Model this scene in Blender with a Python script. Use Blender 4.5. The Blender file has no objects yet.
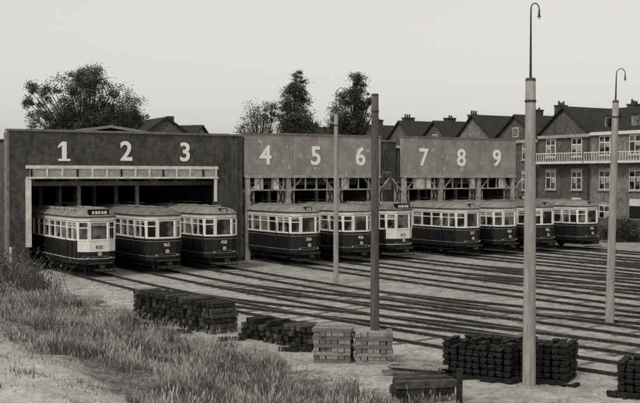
import bpy, math, random
from mathutils import Vector, Matrix
random.seed(7)
R=random.random
def U(a,b): return a+(b-a)*random.random()
A=math.radians(32); P0=(-14.0,54.4)
CA,SA=math.cos(A),math.sin(A)
def W(s,t): return (P0[0]+s*CA+t*SA, P0[1]+s*SA-t*CA)
scene=bpy.context.scene
TINT=(1.0,0.96,0.895)
def g(v): return (v*TINT[0],v*TINT[1],v*TINT[2],1)

# ---------------- materials
def newmat(name):
    m=bpy.data.materials.new(name); m.use_nodes=True
    nt=m.node_tree; b=nt.nodes['Principled BSDF']
    return m,nt,b
def mat(name,v,v2=None,scale=3.0,rough=0.8,bump=0.0,metal=0.0,detail=6,lo=0.35,hi=0.65,spec=0.3,stretch=None,second=None):
    m,nt,b=newmat(name)
    b.inputs['Roughness'].default_value=rough
    b.inputs['Metallic'].default_value=metal
    b.inputs['Specular IOR Level'].default_value=spec
    if v2 is None: v2=v*0.75
    tc=nt.nodes.new('ShaderNodeTexCoord'); mp=nt.nodes.new('ShaderNodeMapping')
    nt.links.new(tc.outputs['Object'],mp.inputs[0])
    if stretch: mp.inputs['Scale'].default_value=stretch
    n=nt.nodes.new('ShaderNodeTexNoise'); n.inputs['Scale'].default_value=scale; n.inputs['Detail'].default_value=detail
    n.inputs['Roughness'].default_value=0.65
    nt.links.new(mp.outputs[0],n.inputs['Vector'])
    r=nt.nodes.new('ShaderNodeValToRGB'); r.color_ramp.elements[0].position=lo; r.color_ramp.elements[1].position=hi
    r.color_ramp.elements[0].color=g(v2); r.color_ramp.elements[1].color=g(v)
    nt.links.new(n.outputs['Fac'],r.inputs['Fac'])
    out=r.outputs[0]
    if second:
        n2=nt.nodes.new('ShaderNodeTexNoise'); n2.inputs['Scale'].default_value=second[0]; n2.inputs['Detail'].default_value=8
        nt.links.new(tc.outputs['Object'],n2.inputs['Vector'])
        r2=nt.nodes.new('ShaderNodeValToRGB'); r2.color_ramp.elements[0].position=second[1]; r2.color_ramp.elements[1].position=second[2]
        nt.links.new(n2.outputs['Fac'],r2.inputs['Fac'])
        mx=nt.nodes.new('ShaderNodeMixRGB'); mx.inputs[2].default_value=g(second[3])
        nt.links.new(r2.outputs[0],mx.inputs[0]); nt.links.new(out,mx.inputs[1]); out=mx.outputs[0]
    nt.links.new(out,b.inputs['Base Color'])
    if bump>0:
        bp=nt.nodes.new('ShaderNodeBump'); bp.inputs['Strength'].default_value=bump; bp.inputs['Distance'].default_value=0.05
        nt.links.new(n.outputs['Fac'],bp.inputs['Height']); nt.links.new(bp.outputs[0],b.inputs['Normal'])
    return m
def brickmat(name,v,v2,mort,stain=0.5):
    m,nt,b=newmat(name); b.inputs['Roughness'].default_value=0.9; b.inputs['Specular IOR Level'].default_value=0.15
    tc=nt.nodes.new('ShaderNodeTexCoord')
    sp=nt.nodes.new('ShaderNodeSeparateXYZ'); cb=nt.nodes.new('ShaderNodeCombineXYZ'); ad=nt.nodes.new('ShaderNodeMath')
    nt.links.new(tc.outputs['Object'],sp.inputs[0])
    nt.links.new(sp.outputs['X'],ad.inputs[0]); nt.links.new(sp.outputs['Y'],ad.inputs[1])
    nt.links.new(ad.outputs[0],cb.inputs['X']); nt.links.new(sp.outputs['Z'],cb.inputs['Y'])
    br=nt.nodes.new('ShaderNodeTexBrick'); br.inputs['Scale'].default_value=1.0
    br.inputs['Brick Width'].default_value=0.24; br.inputs['Row Height'].default_value=0.08; br.inputs['Mortar Size'].default_value=0.008
    br.inputs['Color1'].default_value=g(v); br.inputs['Color2'].default_value=g(v2); br.inputs['Mortar'].default_value=g(mort)
    nt.links.new(cb.outputs[0],br.inputs['Vector'])
    n=nt.nodes.new('ShaderNodeTexNoise'); n.inputs['Scale'].default_value=0.8; n.inputs['Detail'].default_value=9; n.inputs['Roughness'].default_value=0.75
    nt.links.new(tc.outputs['Object'],n.inputs['Vector'])
    r=nt.nodes.new('ShaderNodeValToRGB'); r.color_ramp.elements[0].position=0.3; r.color_ramp.elements[1].position=0.7
    r.color_ramp.elements[0].color=(stain,stain,stain,1); r.color_ramp.elements[1].color=(1.5,1.5,1.5,1)
    nt.links.new(n.outputs['Fac'],r.inputs['Fac'])
    mx=nt.nodes.new('ShaderNodeMixRGB'); mx.blend_type='MULTIPLY'; mx.inputs[0].default_value=1
    nt.links.new(br.outputs['Color'],mx.inputs[1]); nt.links.new(r.outputs[0],mx.inputs[2])
    mp=nt.nodes.new('ShaderNodeMapping'); mp.inputs['Scale'].default_value=(1.3,1.3,0.8); nt.links.new(tc.outputs['Object'],mp.inputs[0])
    n3=nt.nodes.new('ShaderNodeTexNoise'); n3.inputs['Scale'].default_value=3.0; n3.inputs['Detail'].default_value=10; nt.links.new(mp.outputs[0],n3.inputs['Vector'])
    r3=nt.nodes.new('ShaderNodeValToRGB'); r3.color_ramp.elements[0].position=0.35; r3.color_ramp.elements[1].position=0.62
    r3.color_ramp.elements[0].color=(.7,.7,.7,1); r3.color_ramp.elements[1].color=(1.15,1.15,1.15,1); nt.links.new(n3.outputs['Fac'],r3.inputs['Fac'])
    m2=nt.nodes.new('ShaderNodeMixRGB'); m2.blend_type='MULTIPLY'; m2.inputs[0].default_value=1
    nt.links.new(mx.outputs[0],m2.inputs[1]); nt.links.new(r3.outputs[0],m2.inputs[2])
    nt.links.new(m2.outputs[0],b.inputs['Base Color'])
    return m
M={}
M['brick']=brickmat('depot_brick',0.085,0.055,0.10,0.5)
M['brick2']=brickmat('house_brick',0.11,0.075,0.13,0.6)
M['brick3']=brickmat('house_brick_pale',0.2,0.15,0.22,0.6)
M['concrete']=mat('fascia_concrete',0.34,0.2,0.9,0.9,0.3,detail=10,second=(2.4,0.6,0.7,0.5))
M['coping']=mat('coping_stone',0.22,0.12,3,0.9)
M['lintel']=mat('white_lintel',0.78,0.52,2.5,0.8)
M['cream']=mat('cream_paint',0.8,0.64,5,0.45,spec=0.4)
M['dirtycream']=mat('old_cream_paint',0.42,0.24,3,0.7)
M['dark']=mat('dark_tram_paint',0.018,0.009,3,0.45,spec=0.3)
M['under']=mat('undercarriage_iron',0.018,0.008,4,0.9,spec=0.1)
M['roof']=mat('tram_roof_canvas',0.19,0.10,2.5,0.9,spec=0.1)
M['roof2']=mat('tram_roof_canvas_worn',0.27,0.15,2.0,0.9,spec=0.1)
M['interior']=mat('dark_interior',0.03,0.015,1.2,0.95,spec=0.1)  # near-black tone for back wall, ceiling and dark trim
M['beam']=mat('interior_beam',0.45,0.2,2,0.8)
M['tile']=mat('roof_tiles',0.05,0.025,3,0.9,0.4,stretch=(1,1,4),spec=0.1)
M['white']=mat('white_paint',0.75,0.55,5,0.7)
M['numwhite']=mat('number_paint',0.88,0.6,2.5,0.8,lo=0.3,hi=0.45,detail=10)
M['pole']=mat('pole_concrete',0.36,0.2,3,0.85,0.2,stretch=(4,4,0.5))
M['poledark']=mat('pole_wood',0.12,0.05,3,0.85,0.2,stretch=(5,5,0.4))
M['steel']=mat('bracket_steel',0.05,0.025,5,0.6)
M['rail']=mat('rail_rust',0.05,0.02,6,0.7,spec=0.1)
M['railtop']=mat('rail_running_surface',0.26,0.10,3,0.4,metal=0.4)
M['sleeper']=mat('tarred_sleeper',0.18,0.06,5,0.9,0.3,spec=0.1)
M['sleeper2']=mat('dusty_sleeper',0.32,0.14,5,0.9,0.3,spec=0.1)
M['tie']=mat('stacked_tarred_timber',0.045,0.012,6,0.9,0.4,spec=0.1)
M['tie2']=mat('stacked_weathered_timber',0.11,0.03,6,0.9,0.4,spec=0.1)
M['timber']=mat('pale_timber',0.34,0.16,4,0.85,0.3,stretch=(6,1,6))
M['timber2']=mat('grey_timber',0.2,0.09,4,0.85,0.3,stretch=(6,1,6))
M['iron']=mat('cast_iron',0.03,0.009,8,0.7,0.3,spec=0.15)
M['bark']=mat('bark',0.05,0.03,5,0.95,0.4)
M['leafA']=mat('leaf_light',0.15,0.08,1.1,0.8,spec=0.1)  # both leaf tones lifted, a slight haze painted into the crown colour
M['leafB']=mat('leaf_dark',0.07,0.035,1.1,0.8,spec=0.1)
M['chimney']=mat('chimney_brick',0.07,0.04,2,0.9)
M['stone']=mat('yard_stone',0.34,0.12,6,0.9)
m,nt,b=newmat('window_glass'); b.inputs['Roughness'].default_value=0.08; b.inputs['Specular IOR Level'].default_value=0.6
tc=nt.nodes.new('ShaderNodeTexCoord'); n=nt.nodes.new('ShaderNodeTexNoise'); n.inputs['Scale'].default_value=1.1; n.inputs['Detail'].default_value=2
oi=nt.nodes.new('ShaderNodeObjectInfo'); va=nt.nodes.new('ShaderNodeVectorMath'); va.operation='ADD'
vs=nt.nodes.new('ShaderNodeMath'); vs.operation='MULTIPLY'; vs.inputs[1].default_value=40
nt.links.new(oi.outputs['Random'],vs.inputs[0]); nt.links.new(vs.outputs[0],va.inputs[1]); nt.links.new(tc.outputs['Object'],va.inputs[0]); nt.links.new(va.outputs[0],n.inputs['Vector'])
r=nt.nodes.new('ShaderNodeValToRGB'); r.color_ramp.elements[0].position=0.46; r.color_ramp.elements[1].position=0.62
r.color_ramp.elements[0].color=g(0.01); r.color_ramp.elements[1].color=g(0.16)  # pale noise patches paint daylight seen through the opaque panes
nt.links.new(n.outputs['Fac'],r.inputs['Fac']); nt.links.new(r.outputs[0],b.inputs['Base Color'])
M['glass']=m
def grassmat(name,v1,v2):
    m,nt,b=newmat(name); b.inputs['Roughness'].default_value=0.8; b.inputs['Specular IOR Level'].default_value=0.1
    tc=nt.nodes.new('ShaderNodeTexCoord'); n=nt.nodes.new('ShaderNodeTexNoise'); n.inputs['Scale'].default_value=0.7; n.inputs['Detail'].default_value=10; n.inputs['Roughness'].default_value=0.8
    nt.links.new(tc.outputs['Object'],n.inputs['Vector'])
    r=nt.nodes.new('ShaderNodeValToRGB'); r.color_ramp.elements[0].position=0.38; r.color_ramp.elements[1].position=0.62
    r.color_ramp.elements[0].color=g(v2); r.color_ramp.elements[1].color=g(v1)
    nt.links.new(n.outputs['Fac'],r.inputs['Fac']); nt.links.new(r.outputs[0],b.inputs['Base Color'])
    return m
M['grass']=grassmat('grass_blades',0.18,0.05)
M['straw']=grassmat('dry_grass',0.55,0.26)

class MB:
    def __init__(s): s.v=[];s.f=[];s.m=[];s.mats=[]
    def mi(s,k):
        if k not in s.mats: s.mats.append(k)
        return s.mats.index(k)
    def face(s,pts,k):
        i=len(s.v); s.v.extend(pts); s.f.append(tuple(range(i,i+len(pts)))); s.m.append(s.mi(k))
    def box(s,x0,x1,y0,y1,z0,z1,k):
        s.hexa([(x0,y0,z0),(x1,y0,z0),(x1,y1,z0),(x0,y1,z0),(x0,y0,z1),(x1,y0,z1),(x1,y1,z1),(x0,y1,z1)],k)
    def hexa(s,p,k):
        i=len(s.v); s.v.extend(p); mi=s.mi(k)
        for f in ((0,3,2,1),(4,5,6,7),(0,1,5,4),(1,2,6,5),(2,3,7,6),(3,0,4,7)):
            s.f.append(tuple(i+q for q in f)); s.m.append(mi)
    def obox(s,cx,cy,ang,w,d,z0,z1,k,tilt=0):
        c,sn=math.cos(ang),math.sin(ang); p=[]
        for z in (z0,z1):
            for a,b_ in ((-w/2,-d/2),(w/2,-d/2),(w/2,d/2),(-w/2,d/2)):
                p.append((cx+a*c-b_*sn,cy+a*sn+b_*c,z+tilt*a))
        s.hexa(p,k)
    def cyl(s,a,b_,r0,r1,k,n=10,cap=True):
        a=Vector(a);b_=Vector(b_);d=(b_-a).normalized()
        u=d.orthogonal().normalized(); w=d.cross(u)
        i=len(s.v);mi=s.mi(k)
        for q,r in ((a,r0),(b_,r1)):
            for j in range(n):
                t=2*math.pi*j/n; s.v.append(tuple(q+u*math.cos(t)*r+w*math.sin(t)*r))
        for j in range(n):
            s.f.append((i+j,i+(j+1)%n,i+n+(j+1)%n,i+n+j)); s.m.append(mi)
        if cap:
            s.f.append(tuple(i+n+j for j in range(n))); s.m.append(mi)
            s.f.append(tuple(i+n-1-j for j in range(n))); s.m.append(mi)
    def tube(s,pts,rs,k,n=8):
        for a in range(len(pts)-1): s.cyl(pts[a],pts[a+1],rs[a],rs[a+1],k,n)
    def ring(s,pa,za,pb,zb,k):
        n=len(pa)
        for j in range(n):
            q=(j+1)%n
            s.face([(pa[j][0],pa[j][1],za),(pa[q][0],pa[q][1],za),(pb[q][0],pb[q][1],zb),(pb[j][0],pb[j][1],zb)],k)
    def obj(s,name,loc=(0,0,0),rot=0,parent=None,smooth=False):
        me=bpy.data.meshes.new(name); me.from_pydata(s.v,[],s.f)
        for k in s.mats: me.materials.append(M[k])
        me.polygons.foreach_set('material_index',s.m)
        if smooth: me.polygons.foreach_set('use_smooth',[True]*len(s.f))
        me.update()
        o=bpy.data.objects.new(name,me); scene.collection.objects.link(o)
        o.location=loc; o.rotation_euler=(0,0,rot)
        if parent: o.parent=parent
        return o
    def depot(s,name,**k): return s.obj(name,(P0[0],P0[1],0),A,**k)

def text(name,body,size,loc,rot,matk,parent,bold=0.0,extr=0.01):
    c=bpy.data.curves.new(name,'FONT'); c.body=body; c.size=size; c.align_x='CENTER'; c.align_y='CENTER'
    c.extrude=extr; c.offset=bold
    o=bpy.data.objects.new(name,c); scene.collection.objects.link(o)
    c.materials.append(M[matk]); o.location=loc; o.rotation_euler=rot; o.parent=parent
    return o

# ---------------- camera
cam=bpy.data.cameras.new('camera'); co=bpy.data.objects.new('camera',cam); scene.collection.objects.link(co)
cam.sensor_width=36; cam.lens=56.25; cam.clip_end=3000; cam.clip_start=0.1
co.location=(0,0,5.05); co.rotation_euler=(math.radians(90-1.40),0,0); scene.camera=co

# ---------------- world + sun
w=bpy.data.worlds.new('World'); scene.world=w; w.use_nodes=True; nt=w.node_tree
bg=nt.nodes['Background']; sky=nt.nodes.new('ShaderNodeTexSky'); sky.sky_type='NISHITA'; sky.sun_disc=False
sky.sun_elevation=math.radians(48); sky.sun_rotation=math.radians(215); sky.dust_density=4; sky.air_density=1.2
bw=nt.nodes.new('ShaderNodeRGBToBW'); pw=nt.nodes.new('ShaderNodeMath'); pw.operation='POWER'; pw.inputs[1].default_value=0.28
ml=nt.nodes.new('ShaderNodeMath'); ml.operation='MULTIPLY'; ml.inputs[1].default_value=5.3
tn=nt.nodes.new('ShaderNodeVectorMath'); tn.operation='MULTIPLY'; tn.inputs[1].default_value=(1.0,0.975,0.92)
nt.links.new(sky.outputs[0],bw.inputs[0]); nt.links.new(bw.outputs[0],pw.inputs[0]); nt.links.new(pw.outputs[0],ml.inputs[0])
nt.links.new(ml.outputs[0],tn.inputs[0]); nt.links.new(tn.outputs[0],bg.inputs['Color']); bg.inputs['Strength'].default_value=0.1
sl=bpy.data.lights.new('sun','SUN'); sl.energy=1.5; sl.angle=math.radians(12); sl.color=(1,0.97,0.92)
so=bpy.data.objects.new('sun',sl); scene.collection.objects.link(so)
el=math.radians(48); az=math.radians(215)
sd=Vector((math.sin(az)*math.cos(el),math.cos(az)*math.cos(el),math.sin(el)))
so.rotation_euler=sd.to_track_quat('Z','Y').to_euler()
scene.view_settings.view_transform='Standard'; scene.view_settings.look='None'; scene.view_settings.exposure=0

# ---------------- ground
def sm(x): x=max(0,min(1,x)); return x*x*(3-2*x)
def gh(s,t):
    e=-3.7+0.35*math.sin(t*0.5)+0.2*math.sin(t*1.3+1)
    if s>e: return 0.0
    h=0.75*sm((e-s)/5.5)+0.7*sm((-s-8)/5)
    if t>42: h+=1.6*sm((t-43)/8)*sm((-s-12)/4)
    f=sm((t+60)/40) if t<-20 else 1
    lump=0.06*math.sin(s*2.1+t*0.9)+0.05*math.sin(s*3.7-t*2.3)+0.05*math.sin(t*1.9+s)
    return (h+lump*sm((e-s)/2))*f
xs=[-900,-500,-250,-120,-70,-45,-32]+[-24+i*0.4 for i in range(56)]+[-1.2,0,5,10,20,40,70,120,250,500,900]
ts=[-1600,-900,-500,-250,-120,-80,-60,-45,-32,-20,-12,-6]+[-3+i*0.5 for i in range(122)]+[62,70,90,140,250,600]
gm=MB()
m,nt,b=newmat('yard_ground'); b.inputs['Roughness'].default_value=0.95; b.inputs['Specular IOR Level'].default_value=0.05
N=nt.nodes.new; K=nt.links.new
tc=N('ShaderNodeTexCoord'); sp=N('ShaderNodeSeparateXYZ'); K(tc.outputs['Object'],sp.inputs[0])
def noise(sc,d=8,ro=0.65):
    n=N('ShaderNodeTexNoise'); n.inputs['Scale'].default_value=sc; n.inputs['Detail'].default_value=d; n.inputs['Roughness'].default_value=ro
    K(tc.outputs['Object'],n.inputs['Vector']); return n.outputs['Fac']
def ramp(fac,p0,p1,c0,c1):
    r=N('ShaderNodeValToRGB'); r.color_ramp.elements[0].position=p0; r.color_ramp.elements[1].position=p1
    r.color_ramp.elements[0].color=c0; r.color_ramp.elements[1].color=c1; K(fac,r.inputs['Fac']); return r.outputs[0]
def mix(f,a,c,mode='MIX'):
    x=N('ShaderNodeMixRGB'); x.blend_type=mode
    if isinstance(f,float): x.inputs[0].default_value=f
    else: K(f,x.inputs[0])
    K(a,x.inputs[1]); K(c,x.inputs[2]); return x.outputs[0]
def math_(op,a,c):
    x=N('ShaderNodeMath'); x.operation=op
    for i,q in enumerate((a,c)):
        if isinstance(q,(int,float)): x.inputs[i].default_value=q
        else: K(q,x.inputs[i])
    return x.outputs[0]
n1=noise(0.35); n2=noise(6); n3=noise(1.6); n4=noise(25,4)
yard=mix(1.0,ramp(n1,0.35,0.65,g(0.40),g(0.60)),ramp(n2,0.3,0.7,(.65,.65,.65,1),(1.15,1.15,1.15,1)),'MULTIPLY')
yard=mix(1.0,yard,ramp(n3,0.36,0.58,(.65,.65,.65,1),(1.08,1.08,1.08,1)),'MULTIPLY')
yard=mix(1.0,yard,ramp(n4,0.35,0.6,(.72,.72,.72,1),(1.08,1.08,1.08,1)),'MULTIPLY')
bal=ramp(math_('ADD',math_('MULTIPLY',sp.outputs['X'],0.12),math_('MULTIPLY',math_('SUBTRACT',n1,0.5),2.5)),0.0,1.0,(1,1,1,1),(.8,.8,.8,1))
yard=mix(1.0,yard,bal,'MULTIPLY')
sand=mix(1.0,ramp(n3,0.35,0.65,g(0.44),g(0.66)),ramp(n2,0.3,0.7,(.65,.65,.65,1),(1.1,1.1,1.1,1)),'MULTIPLY')
sand=mix(1.0,sand,ramp(n4,0.35,0.6,(.75,.75,.75,1),(1.05,1.05,1.05,1)),'MULTIPLY')
soil=ramp(n2,0.35,0.65,g(0.07),g(0.26))
sj=math_('ADD',sp.outputs['X'],math_('MULTIPLY',math_('SUBTRACT',n3,0.5),3.5))
f1=ramp(math_('ADD',math_('MULTIPLY',sj,-0.5),-1.7),0.0,0.35,(0,0,0,1),(1,1,1,1))
f2=ramp(math_('ADD',math_('MULTIPLY',sj,-0.5),-5.0),0.0,0.4,(0,0,0,1),(1,1,1,1))
col=mix(f2,mix(f1,yard,soil),sand)
K(col,b.inputs['Base Color'])
bp=N('ShaderNodeBump'); bp.inputs['Strength'].default_value=0.8; bp.inputs['Distance'].default_value=0.1
K(math_('ADD',n2,math_('MULTIPLY',n3,1.5)),bp.inputs['Height']); K(bp.outputs[0],b.inputs['Normal'])
M['ground']=m
nx,ny=len(xs),len(ts)
for t in ts:
    for x in xs: gm.v.append((x,-t,gh(x,t)))
k=gm.mi('ground')
for j in range(ny-1):
    for i in range(nx-1):
        a=j*nx+i; gm.f.append((a+nx,a+nx+1,a+1,a)); gm.m.append(k)
gm.depot('ground',smooth=True)

# ---------------- tracks
S=[0.2,3.8,7.3,12.5,16.0,19.6,24.5,27.8,31.4,35.3]
def track_s(i,t):
    s=S[i]
    b_=[0.0042,0.0034,0.0026,0.0016,0.0012,0.001,0.0006,0.0005,0.0004,0.0003][i]
    if t>8: s+=b_*(t-8)**2
    return s
paths=[]
for i in range(10):
    paths.append([(track_s(i,t),t) for t in [-18+j*1.0 for j in range(84)]])
def cross(i,j,t0,t1):
    p=[]; n=24
    for q in range(n+1):
        t=t0+(t1-t0)*q/n; f=sm(q/n)
        p.append((track_s(i,t)*(1-f)+track_s(j,t)*f,t))
    return p
for i,j,a,c in ((0,1,13,34),(1,2,10,30),(2,3,16,44),(4,5,12,30),(5,6,9,30),(7,8,10,26)):
    paths.append(cross(i,j,a,c))
rl=MB(); slp=MB()
def sweep(mb,pts,w_,z0,z1,kside,ktop):
    P=[]
    for q in range(len(pts)):
        a=pts[max(0,q-1)]; c=pts[min(len(pts)-1,q+1)]
        dx,dy=c[0]-a[0],c[1]-a[1]; l=math.hypot(dx,dy); nx_,ny_=-dy/l,dx/l
        P.append(((pts[q][0]+nx_*w_/2,pts[q][1]+ny_*w_/2),(pts[q][0]-nx_*w_/2,pts[q][1]-ny_*w_/2)))
    for q in range(len(P)-1):
        (a,b1),(c,d)=P[q],P[q+1]
        mb.face([(a[0],a[1],z1),(b1[0],b1[1],z1),(d[0],d[1],z1),(c[0],c[1],z1)],ktop)
        mb.face([(a[0],a[1],z0),(a[0],a[1],z1),(c[0],c[1],z1),(c[0],c[1],z0)],kside)
        mb.face([(b1[0],b1[1],z1),(b1[0],b1[1],z0),(d[0],d[1],z0),(d[0],d[1],z1)],kside)
for pi,p in enumerate(paths):
    pts=[(s,-t) for s,t in p]
    for side in (-1,1):
        off=[]
        for q in range(len(pts)):
            a=pts[max(0,q-1)]; c=pts[min(len(pts)-1,q+1)]
            dx,dy=c[0]-a[0],c[1]-a[1]; l=math.hypot(dx,dy)
            off.append((pts[q][0]-dy/l*0.74*side,pts[q][1]+dx/l*0.74*side))
        dz=0.001*pi
        sweep(rl,off,0.075,0.0,0.105+dz*0.3,'rail','railtop')
    acc=0
    for q in range(len(pts)-1):
        a,c=pts[q],pts[q+1]; dx,dy=c[0]-a[0],c[1]-a[1]; l=math.hypot(dx,dy)
        ang=math.atan2(dy,dx)+math.pi/2
        while acc<l:
            f=acc/l; t=-(a[1]+dy*f)
            if t>5.5 and R()<(0.8 if math.sin(t*.35+pi*2)>-.3 else .3):
                slp.obox(a[0]+dx*f+U(-.06,.06),a[1]+dy*f,ang+U(-.04,.04),U(1.9,2.5),U(.16,.23),-0.05,U(0.002,0.025)+0.0003*pi,'sleeper' if R()<.5 else 'sleeper2',tilt=U(-.006,.006))
            acc+=0.8
        acc-=l
rl.depot('tram_track_rails'); slp.depot('track_sleepers')

# ---------------- depot buildings
def depot_num(parent,ch,s,z,size,y):
    if ch=='1':
        b_=MB(); h=size*.7
        b_.box(-.13,.13,-.022,-.001,-h/2+.12,h/2,'numwhite'); b_.box(-.33,.33,-.022,-.001,-h/2,-h/2+.118,'numwhite')
        b_.hexa([(-.34,-.022,h/2-.36),(-.132,-.022,h/2-.2),(-.132,-.001,h/2-.2),(-.34,-.001,h/2-.36),(-.34,-.022,h/2-.24),(-.132,-.022,h/2-.01),(-.132,-.001,h/2-.01),(-.34,-.001,h/2-.24)],'numwhite')
        o=b_.obj('number_1',(s,y+.012,z),0,parent); return o
    return text('number_'+ch,ch,size,(s,y,z),(math.radians(90),0,0),'numwhite',parent,bold=0.032)
def interior(b_,s0,s1,D,zt,cols):
    e=0.25
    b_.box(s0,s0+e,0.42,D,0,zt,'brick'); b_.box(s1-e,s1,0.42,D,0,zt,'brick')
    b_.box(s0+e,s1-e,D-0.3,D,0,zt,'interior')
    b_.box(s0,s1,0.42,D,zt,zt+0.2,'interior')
    for y in (2.5,6,10,14,18):
        b_.box(s0+e,s1-e,y,y+0.22,4.55,4.8,'beam')
        for c in cols: b_.box(c-0.1,c+0.1,y+0.01,y+0.21,0,4.54,'beam')
        n=int((s1-s0)/1.4)
        for q in range(n):
            x0=s0+e+q*(s1-s0-2*e)/n; x1=s0+e+(q+1)*(s1-s0-2*e)/n
            for (xa,za,xb,zb) in ((x0,4.8,(x0+x1)/2,5.6),((x0+x1)/2,5.6,x1,4.8)):
                b_.cyl((xa,y+.1,za),(xb,y+.1,zb),0.04,0.04,'beam',5)
    for x in [s0+1.5+q*2.4 for q in range(int((s1-s0-2)/2.4)+1)]:
        b_.box(x,x+0.12,1.0,D-1,4.82,4.95,'beam')
b1=MB()
b1.box(-2.85,-1.8,0,0.4,0,7.5,'brick'); b1.box(9.2,11.0,0,0.4,0,7.5,'brick')
b1.box(-1.8,9.2,0,0.4,5.65,7.5,'brick')
for q in range(14):
    x=-2.95+q; b1.box(x,x+.985,-0.06,0.5,7.5,7.6+U(0,.035),'coping')
b1.box(-2.0,9.35,-0.08,-0.003,5.5,5.68,'lintel')
b1.box(-1.8,9.2,-0.05,0.38,5.0,5.5,'dirtycream')
for q in range(14):
    x=-1.75+q*0.84; b1.box(x,x+0.09,-0.09,-0.052,5.065,5.495,'lintel' if q%3 else 'interior')
b1.box(-2.0,9.35,-0.1,-0.052,4.96,5.06,'lintel') 
b1.box(-2.02,-1.72,-0.07,-0.003,1.3,4.95,'lintel')
b1.box(9.1,9.28,-0.07,-0.003,3.6,4.95,'lintel')
b1.box(-2.98,-2.86,-0.02,0.6,0,7.45,'coping')
for x in (9.9,10.5): b1.box(x,x+0.12,-0.1,-0.003,0.2,7.3,'brick')
b1.box(9.75,10.1,-.12,-.003,0,1.6,'steel')
interior(b1,-2.85,11.0,22,6.9,(1.75,5.3))
for (xa,za,xb,zb) in ((-2.5,7.15,3.5,8.05),(3.5,8.05,10.5,7.15)):
    b1.hexa([(xa,2,za-.15),(xb,2,zb-.15),(xb,21,zb-.15),(xa,21,za-.15),(xa,2,za),(xb,2,zb),(xb,21,zb),(xa,21,za)],'concrete')
d1=b1.depot('tram_depot')
for ch,s in (('1',0.1),('2',3.65),('3',7.25)): depot_num(d1,ch,s,6.45,1.5,-0.012)
def open_shed(name,s0,s1,posts,nums,zt,panels):
    b_=MB()
    b_.box(s0,s1,0,0.3,5.05,zt,'concrete')
    x=s0-.05
    while x<s1:
        x2=min(s1+.05,x+2.5); b_.box(x,x2-.015,-0.05,0.4,zt,zt+U(.08,.12),'coping'); x=x2
        if x>=s1: break
    b_.box(s0,s1,-0.06,-0.003,5.0,5.16,'beam')
    n=int((s1-s0)/3)
    for q in range(1,n):
        x=s0+q*(s1-s0)/n; b_.box(x-0.012,x+0.012,-0.012,-0.002,5.17,zt-0.003,'coping')
    for x in posts:
        b_.box(x-0.14,x+0.14,0.02,0.28,0,5.0,'beam')
        for sg in (-1,1):
            b_.cyl((x+sg*0.14,0.15,4.1),(x+sg*1.0,0.15,4.97),0.05,0.05,'beam',6)
            xa=x+sg*0.16; xb=x+sg*0.62
            lo,hi=min(xa,xb),max(xa,xb)
            b_.box(lo,hi,0.36,0.42,0.1,4.7,'dirtycream')
            for z in (0.1,1.4,2.9,4.5): b_.box(lo,hi,0.32,0.358,z,z+0.16,'interior')
            b_.cyl((lo,0.34,3.1),(hi,0.34,4.5),0.035,0.035,'interior',5); b_.cyl((hi,0.34,3.1),(lo,0.34,4.5),0.035,0.035,'interior',5)
    for q in range(int((s1-s0)/0.8)):
        x=s0+0.3+q*0.8
        b_.box(x,x+0.07,0.05,0.12,4.3,5.0,'beam')
    b_.box(s0+.2,s1-.2,0.04,0.13,4.22,4.3,'beam')
    for a,c in panels: b_.box(a,c,.135,.16,4.31,4.98,'lintel')
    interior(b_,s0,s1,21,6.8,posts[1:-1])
    o=b_.depot(name)
    for ch,s in nums: depot_num(o,ch,s,6.33,1.62,-0.012)
    return o
o2=open_shed('tram_depot',11.15,21.2,(11.4,14.25,17.85,21.0),(('4',12.6),('5',16.2),('6',19.6)),7.65,((11.9,12.5),(13.2,13.6),(18.2,18.8)))
o3=open_shed('tram_depot',23.0,33.1,(23.2,26.3,29.7,32.9),(('7',24.75),('8',28.05),('9',31.3)),7.7,((24.0,24.9),(25.1,25.5),(28.9,29.4),(31.6,32.1)))
lb=MB(); lb.box(21.25,22.9,0.6,1.0,0,7.4,'brick'); lb.box(21.25,22.9,0.55,1.05,7.4,7.5,'coping')
lb.box(21.5,22.6,0.5,0.59,0.0,2.4,'dirtycream'); lb.box(21.7,22.4,0.5,0.59,4.2,5.4,'dirtycream'); lb.box(21.75,22.35,0.48,0.499,4.25,5.35,'glass')
lb.depot('brick_link_building')

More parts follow.
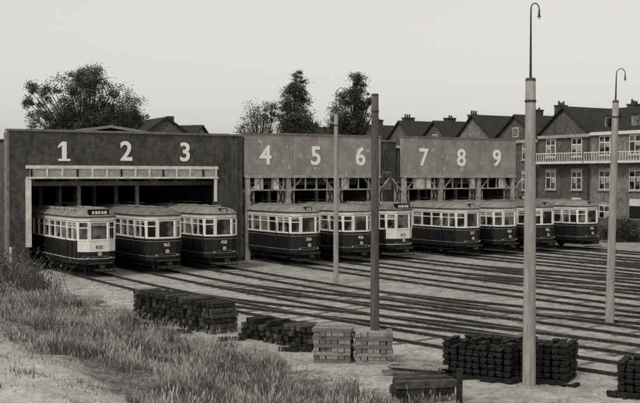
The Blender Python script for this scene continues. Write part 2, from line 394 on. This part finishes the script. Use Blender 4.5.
# ---------------- trams
def offset(poly,d):
    n=len(poly); out=[]
    for i in range(n):
        p0,p1,p2=poly[i-1],poly[i],poly[(i+1)%n]
        def nrm(a,c):
            dx,dy=c[0]-a[0],c[1]-a[1]; l=math.hypot(dx,dy); return (-dy/l,dx/l)
        n1_,n2_=nrm(p0,p1),nrm(p1,p2)
        mx,my=n1_[0]+n2_[0],n1_[1]+n2_[1]; q=1+n1_[0]*n2_[0]+n1_[1]*n2_[1]
        out.append((p1[0]+d*mx/q,p1[1]+d*my/q))
    return out
LT=10.4
OUT=[(-1.1,LT-1.7),(-1.1,1.75),(-0.97,0.42),(-0.5,0.0),(0.5,0.0),(0.97,0.42),(1.1,1.75),(1.1,LT-1.7),(0.97,LT-0.42),(0.5,LT),(-0.5,LT),(-0.97,LT-0.42)]
def tram(s,t,num,kind,seed):
    random.seed(seed)
    b_=MB(); O=OUT; rg=b_.ring
    cr='cream'; dk='dark'; rf='roof' if R()<.5 else 'roof2'
    zb=0.72; zw=1.74; zg=2.66; zl=2.92
    rg(offset(O,.18),0.32,offset(O,.18),zb,'under')
    b_.face([(p[0],p[1],0.33) for p in offset(O,.18)][::-1],'under')
    rg(offset(O,.02),zb-.14,O,zb,dk)
    b_.face([(p[0],p[1],zb-.13) for p in offset(O,.03)][::-1],'under')
    rg(O,zb,O,zw,dk)
    if kind=='A':
        rg(offset(O,-.012),zb+.12,offset(O,-.012),zb+.14,'dirtycream')
        rg(offset(O,-.012),zw-.14,offset(O,-.012),zw-.12,'dirtycream')
    else:
        G=offset(O,-.014)
        for i in (2,3,4):
            p,q=G[i],G[i+1]
            b_.face([(p[0],p[1],1.2),(q[0],q[1],1.2),(q[0],q[1],zw),(p[0],p[1],zw)],cr)
        rg(offset(O,-.012),zb+.12,offset(O,-.012),zb+.15,cr)
    a=offset(O,-.03); rg(O,zw,a,zw+.01,cr); rg(a,zw+.01,a,zw+.08,cr); rg(a,zw+.08,offset(O,.06),zw+.09,cr)
    rg(offset(O,.06),zw+.05,offset(O,.06),zg+.02,'glass')
    rg(offset(O,.06),zg-.02,O,zg,cr); rg(O,zg,O,zl,cr)
    rg(offset(O,-.012),zg+.06,offset(O,-.012),zg+.08,dk)
    g1=offset(O,-.07); rg(O,zl-.01,g1,zl,rf); rg(g1,zl,g1,zl+.05,dk)
    prev=g1;pz=zl+.05
    for d,z in ((.0,zl+.12),(.14,zl+.24),(.34,zl+.33),(.6,zl+.38),(.85,zl+.40)):
        q=offset(O,d); rg(prev,pz,q,z,rf); prev=q;pz=z
    b_.face([(p[0],p[1],pz) for p in prev],rf)
    nw={0:7,1:1,2:1,3:1,4:1,5:1,6:7,7:1,8:1,9:1,10:1,11:1}
    for i in range(12):
        p,q=O[i],O[(i+1)%12]; dx,dy=q[0]-p[0],q[1]-p[1]; l=math.hypot(dx,dy); ang=math.atan2(dy,dx)
        nxx,nyy=-dy/l,dx/l; n=nw[i]
        for k_ in range(n+1):
            f=k_/n
            if n==1 and k_==1: continue
            ww=0.16 if k_ in (0,n) else 0.11
            b_.obox(p[0]+dx*f+nxx*.035,p[1]+dy*f+nyy*.035,ang,ww,.09,zw+.07,zg+.0,cr)
        if i in (1,5): b_.obox(p[0]+dx*.5+nxx*.035,p[1]+dy*.5+nyy*.035,ang,.07,.08,zw+.07,zg,cr)
        if i!=3: b_.obox(p[0]+dx*.5+nxx*.04,p[1]+dy*.5+nyy*.04,ang,l-.16,.06,zg-.29,zg-.24,cr)
        for k_ in range(n):
            if R()<(0.3 if i!=3 else .15):
                f=(k_+.5)/n; hh=U(.1,.3)
                b_.obox(p[0]+dx*f+nxx*.055,p[1]+dy*f+nyy*.055,ang,l/n-.16,.006,zg-hh,zg-.01,'dirtycream')
    for (p,q) in ((O[1],O[2]),(O[5],O[6])):
        dx,dy=q[0]-p[0],q[1]-p[1]; l=math.hypot(dx,dy); ang=math.atan2(dy,dx)
        for f in (.12,.5,.88): b_.obox(p[0]+dx*f,p[1]+dy*f,ang,.035,.05,zb,zw,'under')
        b_.obox(p[0]+dx*.5,p[1]+dy*.5,ang,l*.8,.3,0.38,0.43,'under')
        for f in (.03,.97):
            x,y=p[0]+dx*f,p[1]+dy*f; k2=1.06
            b_.cyl((x*k2,y,1.1),(x*k2,y,2.3),.018,.018,'steel',5)
    for sx in (-1,1):
        for y in [1.8+q*1.2 for q in range(7)]:
            b_.box(min(sx*1.1,sx*1.118),max(sx*1.1,sx*1.118),y,y+.04,zb+.02,zw-.15,dk)
    for y in (3.6,6.8):
        for sx in (-1,1):
            b_.cyl((sx*.68,y,.42),(sx*.80,y,.42),.42,.42,'under',20); b_.cyl((sx*.8,y,.42),(sx*.86,y,.42),.12,.12,'steel',10)
            b_.box(sx*.92-.06,sx*.92+.06,y-.2,y+.2,.3,.62,'under')
    for sx in (-1,1): b_.box(sx*.9-.04,sx*.9+.04,2.4,8.0,.45,.55,'under')
    b_.box(-.75,.75,-.16,.1,.56,.70,'under'); b_.box(-.62,.62,-.2,-.161,.585,.67,'steel')
    b_.cyl((0,.0,.48),(0,-.38,.48),.06,.06,'steel',8); b_.box(-.13,.13,-.44,-.36,.40,.56,'steel')
    for x in [-.75+q*.25 for q in range(7)]: b_.cyl((x,-.12,.2),(x,.12,.34),.018,.018,'steel',5)
    b_.box(-.82,.82,-.15,-.1,.17,.22,'under'); b_.box(-.82,.82,.1,.16,.32,.6,'under')
    b_.cyl((0,-.005,1.08),(0,-.1,1.08),.12,.14,'steel',16); b_.cyl((0,-.1,1.08),(0,-.115,1.08),.115,.10,'dirtycream',16)
    for sx in (-1,1): b_.cyl((sx*.58,-.0,.9),(sx*.58,-.06,.9),.045,.05,'dirtycream',10)
    b_.cyl((.38,-.03,zw+.1),(.1,-.035,zg-.3),.01,.01,'steel',4)
    b_.box(-.46,.46,-.016,-.001,.95,.965,'dirtycream')
    if kind=='B':
        b_.box(-.52,.52,.0,.24,zl+.1,zl+.4,'under'); b_.box(-.56,.56,-.03,.27,zl+.4,zl+.43,rf)
        for x,wd in ((-.36,.1),(-.2,.12),(-.04,.1),(.12,.1),(.27,.13)): b_.box(x,x+wd,-.012,-.001,zl+.17,zl+.32,'white')
        for sx in (-1,1):
            b_.box(sx*.78-.02,sx*.78+.02,1.2,7.5,zl+.34,zl+.46,'dirtycream')
            for y in (1.3,3,4.6,6.4): b_.box(sx*.78-.04,sx*.78-.021,y,y+.06,zl+.2,zl+.46,'steel')
    else:
        if seed%3: b_.box(-.2,.2,.02,.26,zl+.08,zl+.34,'under'); b_.box(-.15,.15,.0,.019,zl+.12,zl+.3,'dirtycream')
        for y in (1.4,3.0,4.6,6.2):
            for sx in (-1,1): b_.box(sx*.42-.12,sx*.42+.12,y,y+.3,zl+.37,zl+.47,rf)
        b_.box(-.25,.25,1.0,8.5,zl+.42,zl+.45,'timber')
    b_.cyl((0,7.0,zl+.45),(0,7.0,zl+.62),.12,.09,'steel',10); b_.cyl((0,7.0,zl+.6),(0.05,3.0,zl+.62),.025,.018,'steel',5)
    X,Y=W(s,t)
    o=b_.obj('tram',(X,Y,0.105),A)
    text('fleet_number',num,.25,(0.0,-.016,1.42),(math.radians(90),0,0),'white' if kind=='A' else 'dark',o,0.003,0.006)
    return o
T=[5.2,5.3,4.9,5.2,5.3,4.6,5.3,5.1,4.9,5.2]
NUM=['830','465','458','266','466','812','257','468','463','455']
for i in range(10): tram(S[i],T[i],NUM[i],'B' if i in (0,5) else 'A',i+20)
random.seed(11)

# ---------------- poles
def pole(X,Y,k,r0,r1,h,hook,hx,thin):
    b_=MB()
    i=0; n=20; mi=b_.mi(k); seg=9
    for q in range(seg+1):
        z=-.2+(h+.2)*q/seg; r=r0+(r1-r0)*q/seg
        for j in range(n):
            a=2*math.pi*j/n; b_.v.append((r*math.cos(a),r*math.sin(a),z))
    for q in range(seg):
        for j in range(n):
            b_.f.append((q*n+j,q*n+(j+1)%n,(q+1)*n+(j+1)%n,(q+1)*n+j)); b_.m.append(mi)
    b_.f.append(tuple(seg*n+j for j in range(n))); b_.m.append(mi)
    ns=len(b_.f)-1
    b_.cyl((0,0,h),(0,0,h+.06),r1*1.12,r1*.9,'steel',12)
    b_.cyl((0,0,h*.93),(0,0,h*.93+.05),r1+.018,r1+.018,'steel',14)
    if thin:
        pts=[(0,0,h)]; rs=[.032]
        pts.append((0,0,h+hook)); rs.append(.018)
        for q in range(1,9):
            a=math.pi*q/8; pts.append((hx/2*(1-math.cos(a)),0,h+hook+abs(hx)/2*1.3*math.sin(a))); rs.append(.014)
        b_.tube(pts,rs,'steel',6)
        e=pts[-1]; b_.cyl(e,(e[0],0,e[2]-.12),.02,.025,'steel',8); b_.cyl((e[0],0,e[2]-.12),(e[0],0,e[2]-.18),.025,.045,'steel',12)
        b_.cyl((e[0],0,e[2]-.18),(e[0],0,e[2]-.23),.035,.02,'white',10)
    b_.cyl((0,0,0),(0,0,.05),r0*1.4,r0*1.25,'pole',12)
    o=b_.obj('lamp_pole' if thin else 'overhead_wire_pole',(X,Y,0),0.3)
    for p in o.data.polygons[:ns]: p.use_smooth=True
    return o
pole(0.75,46.8,'pole',.13,.09,8.0,.9,.5,True)
pole(1.79,32.6,'poledark',.15,.115,7.7,0,0,False)
pole(5.02,23.9,'pole',.16,.12,7.35,1.7,.22,True)
pd=pole(9.9,34.1,'pole',.15,.105,7.6,.95,.3,True)
pd.rotation_euler=(0,math.radians(1.2),0)

# ---------------- stacks
def stack(name,p0,p1,rows,uw,uh,ln,k,jit=0.05,gap=.02,miss=0.0):
    b_=MB(); dx,dy=p1[0]-p0[0],p1[1]-p0[1]; l=math.hypot(dx,dy); ang=math.atan2(dy,dx)
    n=int(l/uw)
    for c in range(n):
        top=rows-(R()<miss)-(R()<miss*.3); sk=U(-.02,.02)
        for r in range(top):
            x=(c+.5)*uw+U(-.012,.012)+sk*r*.1; y=ln/2+U(-jit,jit)
            b_.obox(x,y,U(-.03,.03),uw-gap-U(0,.03),ln+U(-.1,.06),r*uh+.004+U(0,.006),r*uh+uh-U(.01,.025),k if R()<.7 else 'tie2',tilt=U(-.02,.02))
    for q in range(4): b_.obox(U(0,l),U(-.6,-.2),U(0,3),U(.4,.9),.16,.004,.12,k)
    return b_.obj(name,(p0[0],p0[1],0),ang)
stack('sleeper_stack',(-6.75,35.9),(-3.3,31.7),6,.25,.17,.95,'tie',.05,.045,.25)
stack('sleeper_stack',(-2.55,31.4),(-.1,28.8),4,.24,.165,.95,'tie',.07,.045,.35)
def cribstack(name,p,ang,n,rows,ln,uw,uh):
    b_=MB()
    for r in range(rows):
        for c in range(n):
            if r==rows-1 and R()<.3: continue
            kk='timber' if R()<.6 else 'timber2'
            if r%2==0: b_.obox(U(-.03,.03),(c-n/2+.5)*uw,U(-.02,.02),ln+U(-.08,.04),uw-.02,r*uh+.002,r*uh+uh-.006,kk,tilt=U(-.01,.01))
            else: b_.obox((c-n/2+.5)*uw,U(-.04,.04),math.pi/2+U(-.02,.02),n*uw+U(-.08,.04),uw-U(.01,.03),r*uh+.002,r*uh+uh-.006,kk)
    return b_.obj(name,(p[0],p[1],0),ang)
cribstack('timber_stack',(.38,27.5),-.12,6,9,1.05,.17,.105)
cribstack('timber_stack',(1.47,27.3),-.05,6,8,1.0,.17,.105)
b_=MB()
for q in range(20): b_.obox(U(-.2,.2),U(-.5,.5),U(-.4,.25),U(.9,1.6),U(.12,.18),(q//5)*.07+.004,(q//5)*.07+.065,'timber' if R()<.7 else 'timber2')
b_.obj('plank_pile',(2.5,25.6,0),-.15)
def ironstack(p0,p1,rows,name):
    b_=MB(); dx,dy=p1[0]-p0[0],p1[1]-p0[1]; l=math.hypot(dx,dy); ang=math.atan2(dy,dx); n=int(l/.2)
    for d in range(3):
        for c in range(n):
            rr=rows-(1 if R()<.3 else 0)-(d==0)*(R()<.2)
            lean=U(-.006,.006)
            for r in range(rr):
                x=c*.2+U(-.015,.015)+lean*r; y=d*.42+U(-.03,.03); z=r*.155
                b_.obox(x,y,U(-.08,.08),.17,.38,z+.004,z+.07,'iron'); b_.obox(x,y,U(-.05,.05),.09,.32,z+.07,z+.12,'iron')
                b_.obox(x,y-.02,U(-.05,.05),.15,.36,z+.12,z+.15,'tie')
    for q in range(24): b_.obox(U(-.2,l),U(-.5,-.2),U(0,3),.1,.3,.004,U(.04,.1),'iron')
    b_.obj(name,(p0[0],p0[1],0),ang)
ironstack((3.3,25.5),(4.9,24.6),6,'rail_chair_stack'); ironstack((4.95,25.0),(6.35,24.3),6,'rail_chair_stack')
ironstack((7.05,23.2),(7.9,22.8),5,'rail_chair_stack')
b_=MB()
for q in range(9): b_.obox(-.1+U(-.08,.08),(q%3)*.24,.25+U(-.05,.05),1.4+U(-.2,.1),.2,(q//3)*.17,(q//3)*.17+.155,'tie' if q%2 else 'tie2',tilt=U(-.02,.02))
b_.box(.66,.78,-.1,.04,0,.75,'tie'); b_.box(-.6,-.48,-.12,0,0,.35,'tie')
b_.obj('sleeper_stack',(2.4,22.3,0),.0)

b_=MB()
for q in range(6500):
    s=U(-3.2,26) if q%2 else U(-3.4,3); t=U(5,44); r=U(.012,.05)
    x,y,z=s,-t,0
    pt=[(x+r*U(.6,1.2)*math.cos(a),y+r*U(.6,1.2)*math.sin(a),0) for a in (0,1.57,3.14,4.71)]
    top=(x,y,r*U(.5,.9))
    for a in range(4): b_.face([pt[a],pt[(a+1)%4],top],'stone')
b_.depot('loose_stones')

# ---------------- grass
def blades(name,n,smin,smax,tmin,tmax,h0,h1,wd,k,power=1.0,clump=False,heads=False,per=25,spread=.22,force=False,lean=.6):
    b_=MB(); kk=b_.mi(k); V=b_.v;F=b_.f;Mm=b_.m
    cent=[(U(smin,smax),tmin+(tmax-tmin)*R()**power,U(.6,1.35)) for _ in range(max(1,n//per))]
    for q in range(n):
        cs=1
        if clump:
            c=cent[q//per%len(cent)]; s=c[0]+random.gauss(0,spread); t=c[1]+random.gauss(0,spread); cs=c[2]
        else: s=U(smin,smax); t=tmin+(tmax-tmin)*R()**power
        e=-3.6+.35*math.sin(t*.5)+.3*math.sin(t*2.7)
        if not force:
            if s>e+R()*.5: continue
            if s<-9.8+.8*math.sin(t*.8) and R()<.93: continue
            if math.sin(s*1.1+2*math.sin(t*.37))+math.sin(t*.9+s*.5)>.8 and R()<.8: continue
        z=gh(s,t)-.02; h=U(h0,h1)*cs*(.5+.5*math.sin(s*1.7+t*.9)**2)
        a=U(0,6.28); c_,s_=math.cos(a)*wd/2,math.sin(a)*wd/2
        b0=U(0,6.28); ld=U(.1,lean)*h; lx,ly=math.cos(b0)*ld,math.sin(b0)*ld
        i=len(V); x,y=s,-t
        V.extend([(x-c_,y-s_,z),(x+c_,y+s_,z),(x+lx*.35+c_*.7,y+ly*.35+s_*.7,z+h*.6),(x+lx*.35-c_*.7,y+ly*.35-s_*.7,z+h*.6),(x+lx,y+ly,z+h)])
        F.append((i,i+1,i+2,i+3)); F.append((i+3,i+2,i+4)); Mm+= [kk,kk]
        if heads:
            i=len(V); px,py,pz=x+lx,y+ly,z+h
            V.extend([(px-.5*lx*.2,py-.5*ly*.2,pz-.1),(px+c_*2.2,py+s_*2.2,pz-.04),(px+lx*.1,py+ly*.1,pz+.03),(px-c_*2.2,py-s_*2.2,pz-.04)])
            F.append((i,i+1,i+2,i+3)); Mm.append(kk)
    b_.depot(name)
blades('grass',90000,-12.0,-3.0,4,46,.05,.18,.015,'grass',.75)
blades('grass',55000,-11.5,-3.2,6,46,.15,.38,.013,'grass',.7,True,per=45,spread=.2,lean=.9)
blades('dry_grass',24000,-11.5,-3.3,6,46,.2,.5,.009,'straw',.7,True,True,per=30,spread=.3)
blades('weeds',9000,-9.5,-4.4,2,13,.8,1.6,.03,'grass',1.0,True,True,per=30,spread=.3)
blades('weeds',5000,-10.0,-3.8,14,46,.3,.65,.03,'grass',.8,True,False,per=60,spread=.16,lean=.9)
blades('grass',4000,-15.5,-10.5,8,46,.05,.15,.012,'grass',.8,True,force=True)
blades('grass',2500,-3.3,-.6,8,44,.04,.13,.012,'grass',.8,True,force=True,spread=.15)

# ---------------- trees
def tree(X,Y,ell,ncl,nlf,ls,hfork,tr,dk=.5,name='deciduous_tree',airy=.12):
    b_=MB()
    zc=ell[0][2]
    b_.tube([(0,0,0),(.15,0,hfork*.5),(0,.1,hfork),(.1,.1,zc)],[tr,tr*.8,tr*.65,tr*.25],'bark',9)
    tot=sum(e[3]*e[5] for e in ell)
    for e in ell:
        for q in range(max(2,int(ncl*e[3]*e[5]/tot))):
            while True:
                a,b2,c=U(-1,1),U(-1,1),U(-1,1); rr=a*a+b2*b2+c*c
                if .1<rr<1: break
            out=U(1.05,1.35) if R()<airy else 1
            a*=out;b2*=out;c*=out
            cx,cy,cz=e[0]+a*e[3],e[1]+b2*e[4],e[2]+c*e[5]
            cr=U(.25,.65)*min(1.3,e[3]/1.8+.4)*(.6 if out>1 else 1)
            if R()<.45 or out>1:
                mx_=(cx*.45+U(-.2,.2),cy*.45+U(-.2,.2),hfork+(cz-hfork)*.55)
                b_.tube([(0,.05,hfork*U(.85,1.1)),mx_,(cx,cy,cz)],[tr*.3,tr*.16,.02],'bark',5)
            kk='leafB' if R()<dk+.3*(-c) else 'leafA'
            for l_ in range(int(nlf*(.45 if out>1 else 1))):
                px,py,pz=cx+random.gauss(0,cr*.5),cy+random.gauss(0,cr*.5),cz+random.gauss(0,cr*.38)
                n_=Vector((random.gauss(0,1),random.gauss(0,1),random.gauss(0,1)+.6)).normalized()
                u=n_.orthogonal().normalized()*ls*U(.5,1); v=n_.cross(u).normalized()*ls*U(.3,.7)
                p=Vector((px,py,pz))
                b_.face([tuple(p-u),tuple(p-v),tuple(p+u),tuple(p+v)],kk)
    return b_.obj(name,(X,Y,0),0)
tree(-20,85,[(0,0,11.7,2.9,2.7,2.8),(-3.8,0,12.2,1.0,1.3,1.2),(3.1,.2,10.7,2.0,2.2,2.0),(-2.8,0,9.8,2.3,2,1.7),(1.2,0,9.4,3.9,2,1.8),(-4.6,0,10.9,.5,.7,1.1),(.4,0,13.4,1.5,1.4,1.0)],300,150,.09,5.5,.42,dk=.45)
tree(-5.4,93,[(0,0,10.4,1.5,1.5,1.9),(-.8,0,9.3,1.5,1.4,1.5),(.9,0,11.2,.7,.7,1.1)],85,80,.085,6,.2,airy=.25)
tree(-2.2,92,[(0,0,11.0,1.4,1.5,2.6),(.2,0,13.3,.8,.8,1.5),(.2,0,9.2,1.8,1.6,1.8)],200,140,.09,6,.3,dk=.6,airy=.18)
tree(3.0,92,[(-.3,0,10.8,1.7,1.6,2.3),(.4,0,13.2,.95,.8,1.5),(-.5,0,9.3,2.0,1.6,1.8),(1.2,0,11.5,.8,.8,1)],200,140,.09,6,.3,dk=.6,airy=.18)
tree(33.5,80,[(0,0,4.6,2.2,2,2.4),(0.6,0,7,1.6,1.5,1.5)],120,90,.12,2.5,.3,dk=.7)
tree(22.9,77.5,[(0,0,1.0,1.5,.9,1.0),(1.6,0,.8,1.2,.8,.8)],50,110,.08,.3,.08,dk=.7,name='garden_shrub')

# ---------------- houses row
def house(y0,wd,eave,ridge,kind,bk,seed,floors=3,band=None):
    random.seed(seed)
    b_=MB(); X=50.0; D=9.5; y1=y0+wd-.02
    b_.box(X,X+D,y0,y1,0,eave,bk)
    b_.box(X-.25,X-.002,y0+.002,y1-.002,eave-.3,eave-.03,'white' if kind!='gable' else 'dirtycream')
    ym=(y0+y1)/2
    if kind=='gable':
        b_.face([(X,y0,eave),(X,ym,ridge),(X,y1,eave)],bk); b_.face([(X+D,y0,eave),(X+D,y1,eave),(X+D,ym,ridge)],bk)
        b_.hexa([(X-.3,y0-.1,eave-.02),(X-.3,ym,ridge),(X+D,ym,ridge),(X+D,y0-.1,eave-.02),(X-.3,y0-.1,eave+.16),(X-.3,ym,ridge+.18),(X+D,ym,ridge+.18),(X+D,y0-.1,eave+.16)],'tile')
        b_.hexa([(X-.3,ym,ridge),(X-.3,y1,eave-.02),(X+D,y1,eave-.02),(X+D,ym,ridge),(X-.3,ym,ridge+.18),(X-.3,y1,eave+.16),(X+D,y1,eave+.16),(X+D,ym,ridge+.18)],'tile')
        if seed%2: b_.box(X-.04,X-.001,ym-.4,ym+.4,eave+.3,eave+1.2,'white'); b_.box(X-.06,X-.041,ym-.33,ym+.33,eave+.38,eave+1.12,'glass')
    else:
        q=1.6
        b_.hexa([(X,y0,eave),(X+D,y0,eave),(X+D,y1,eave),(X,y1,eave),(X+q,y0,ridge),(X+D-q,y0,ridge),(X+D-q,y1,ridge),(X+q,y1,ridge)],'tile')
        for yy in (ym-wd*.22,ym+wd*.22)[:1+seed%2]:
            b_.box(X+.35,X+2,yy-.55,yy+.55,eave,eave+1.3,'dirtycream'); b_.box(X+.3,X+.349,yy-.4,yy+.4,eave+.3,eave+1.15,'glass')
            b_.box(X+.2,X+2.1,yy-.7,yy+.7,eave+1.3,eave+1.42,'tile')
    for yy in (y0+.1,):
        xx=X+U(2.2,5.5); h=ridge+U(.2,.9); cw=U(.8,1.3)
        b_.box(xx,xx+cw,yy-.35,yy+.4,eave,h,'chimney'); b_.box(xx-.06,xx+cw+.06,yy-.42,yy+.47,h,h+.12,'chimney')
        for p in range(3):
            if R()<.8: b_.cyl((xx+.2+p*.3,yy,h+.12),(xx+.2+p*.3,yy,h+U(.3,.55)),.11,.09,'chimney',7)
    fl=eave/floors
    for f in range(floors):
        zb=f*fl+.95; zt=zb+fl*.56
        nw=2 if wd<7 else 3
        for c in range(nw):
            yc=y0+wd*(c+.5)/nw; hw=.62
            if f==0 and c==0:
                b_.box(X-.05,X-.001,yc-.55,yc+.55,.1,2.6,'dark'); b_.box(X-.06,X-.001,yc-.56,yc+.56,2.62,3.2,'white'); continue
            b_.box(X-.05,X-.001,yc-hw,yc+hw,zb,zt,'white')
            for sg in (-1,1):
                a,c2=(yc-hw+.09,yc-.05) if sg<0 else (yc+.05,yc+hw-.09)
                b_.box(X-.065,X-.051,a,c2,zb+.09,zt-.62,'glass'); b_.box(X-.065,X-.051,a,c2,zt-.52,zt-.09,'glass')
                if R()<.6: b_.box(X-.07,X-.066,a,c2-U(0,.2),zt-U(.9,1.2),zt-.62,'dirtycream')
            b_.box(X-.14,X-.001,yc-hw-.1,yc+hw+.1,zb-.12,zb-.01,'dirtycream')
            b_.box(X-.03,X-.001,yc-hw-.1,yc+hw+.1,zt+.01,zt+.22,'dirtycream')
    if band:
        b_.box(X-1.0,X-.002,y0+.1,y1-.1,band-.15,band+.05,'white')
        b_.box(X-1.0,X-.94,y0+.1,y1-.1,band+.75,band+.83,'white')
        n=int(wd/.3)
        for q in range(n+1):
            yy=y0+.12+q*(wd-.3)/n; b_.box(X-.99,X-.95,yy,yy+.05,band+.05,band+.75,'white')
    b_.cyl((X-.1,y0+.2,0),(X-.1,y0+.2,eave-.4),.05,.05,'steel',6)
    return b_.depot('brick_house')
y=-18
spec=[(6.6,8.9,10.8,'mans','brick2',None),(6.8,8.9,10.9,'mans','brick3',6.4),(6.6,9.0,11.0,'mans','brick2',6.4),(6.6,9.0,11.1,'mans','brick3',6.4),
 (6.4,8.9,11.3,'gable','brick2',6.4),(6.2,8.6,10.9,'gable','brick2',None),(6.2,8.6,11.2,'gable','brick3',None),(6.2,8.4,10.9,'gable','brick2',None),(6.2,8.6,11.2,'gable','brick2',None),(6.2,8.5,11.0,'gable','brick2',None),(6.2,8.7,11.3,'mans','brick2',None),(6.2,8.7,11.3,'gable','brick2',None)]
for i,(wd,e,rr,kd,bk,bd) in enumerate(spec):
    house(y,wd,e,rr,kd,bk,50+i,3,bd); y+=wd
random.seed(5)
def bhouse(X,Y,rot,wd,D,e,rd,bk):
    b_=MB(); b_.box(-wd/2,wd/2,0,D,0,e,bk)
    for yy in (0,D): b_.face([(-wd/2,yy,e),(wd/2,yy,e),(0,yy,rd)] if yy==0 else [(wd/2,yy,e),(-wd/2,yy,e),(0,yy,rd)],bk)
    b_.hexa([(-wd/2-.3,-.3,e-.2),(0,-.3,rd),(0,D+.3,rd),(-wd/2-.3,D+.3,e-.2),(-wd/2-.3,-.3,e),(0,-.3,rd+.2),(0,D+.3,rd+.2),(-wd/2-.3,D+.3,e)],'tile')
    b_.hexa([(0,-.3,rd),(wd/2+.3,-.3,e-.2),(wd/2+.3,D+.3,e-.2),(0,D+.3,rd),(0,-.3,rd+.2),(wd/2+.3,-.3,e),(wd/2+.3,D+.3,e),(0,D+.3,rd+.2)],'tile')
    for f in range(3):
        for x in (-wd/4,wd/4):
            z=.9+f*2.9
            if z+1.5<e: b_.box(x-.5,x+.5,-.05,-.001,z,z+1.6,'white'); b_.box(x-.42,x+.42,-.07,-.051,z+.08,z+1.52,'glass')
    b_.box(-wd/2+.6,-wd/2+1.5,D*.4,D*.4+.8,e,rd+1.0,'chimney'); b_.box(wd/2-1.5,wd/2-.7,D*.5,D*.5+.7,e,rd+.6,'chimney')
    b_.obj('brick_house',(X,Y,0),rot)
bhouse(-17.2,112,.5,7,10,9.3,11.6,'brick2'); bhouse(-21.5,116,1.3,7,9,9.6,12.4,'brick2'); bhouse(-14.0,118,1.2,6,9,9.0,11.0,'brick3')
b_=MB()
b_.box(44.8,45.05,-20,30,0,1.7,'brick2'); b_.box(44.75,45.1,-20,30,1.7,1.8,'coping')
b_.depot('boundary_wall')
b_=MB()
b_.tube([(0,0,0),(0,0,1.6)],[.07,.06],'white',8); b_.cyl((0,0,1.6),(0,0,1.68),.06,.0,'white',8)
xx,yy=W(-4.4,6); b_.obj('fence_post',(xx,yy,gh(-4.4,6)),0)
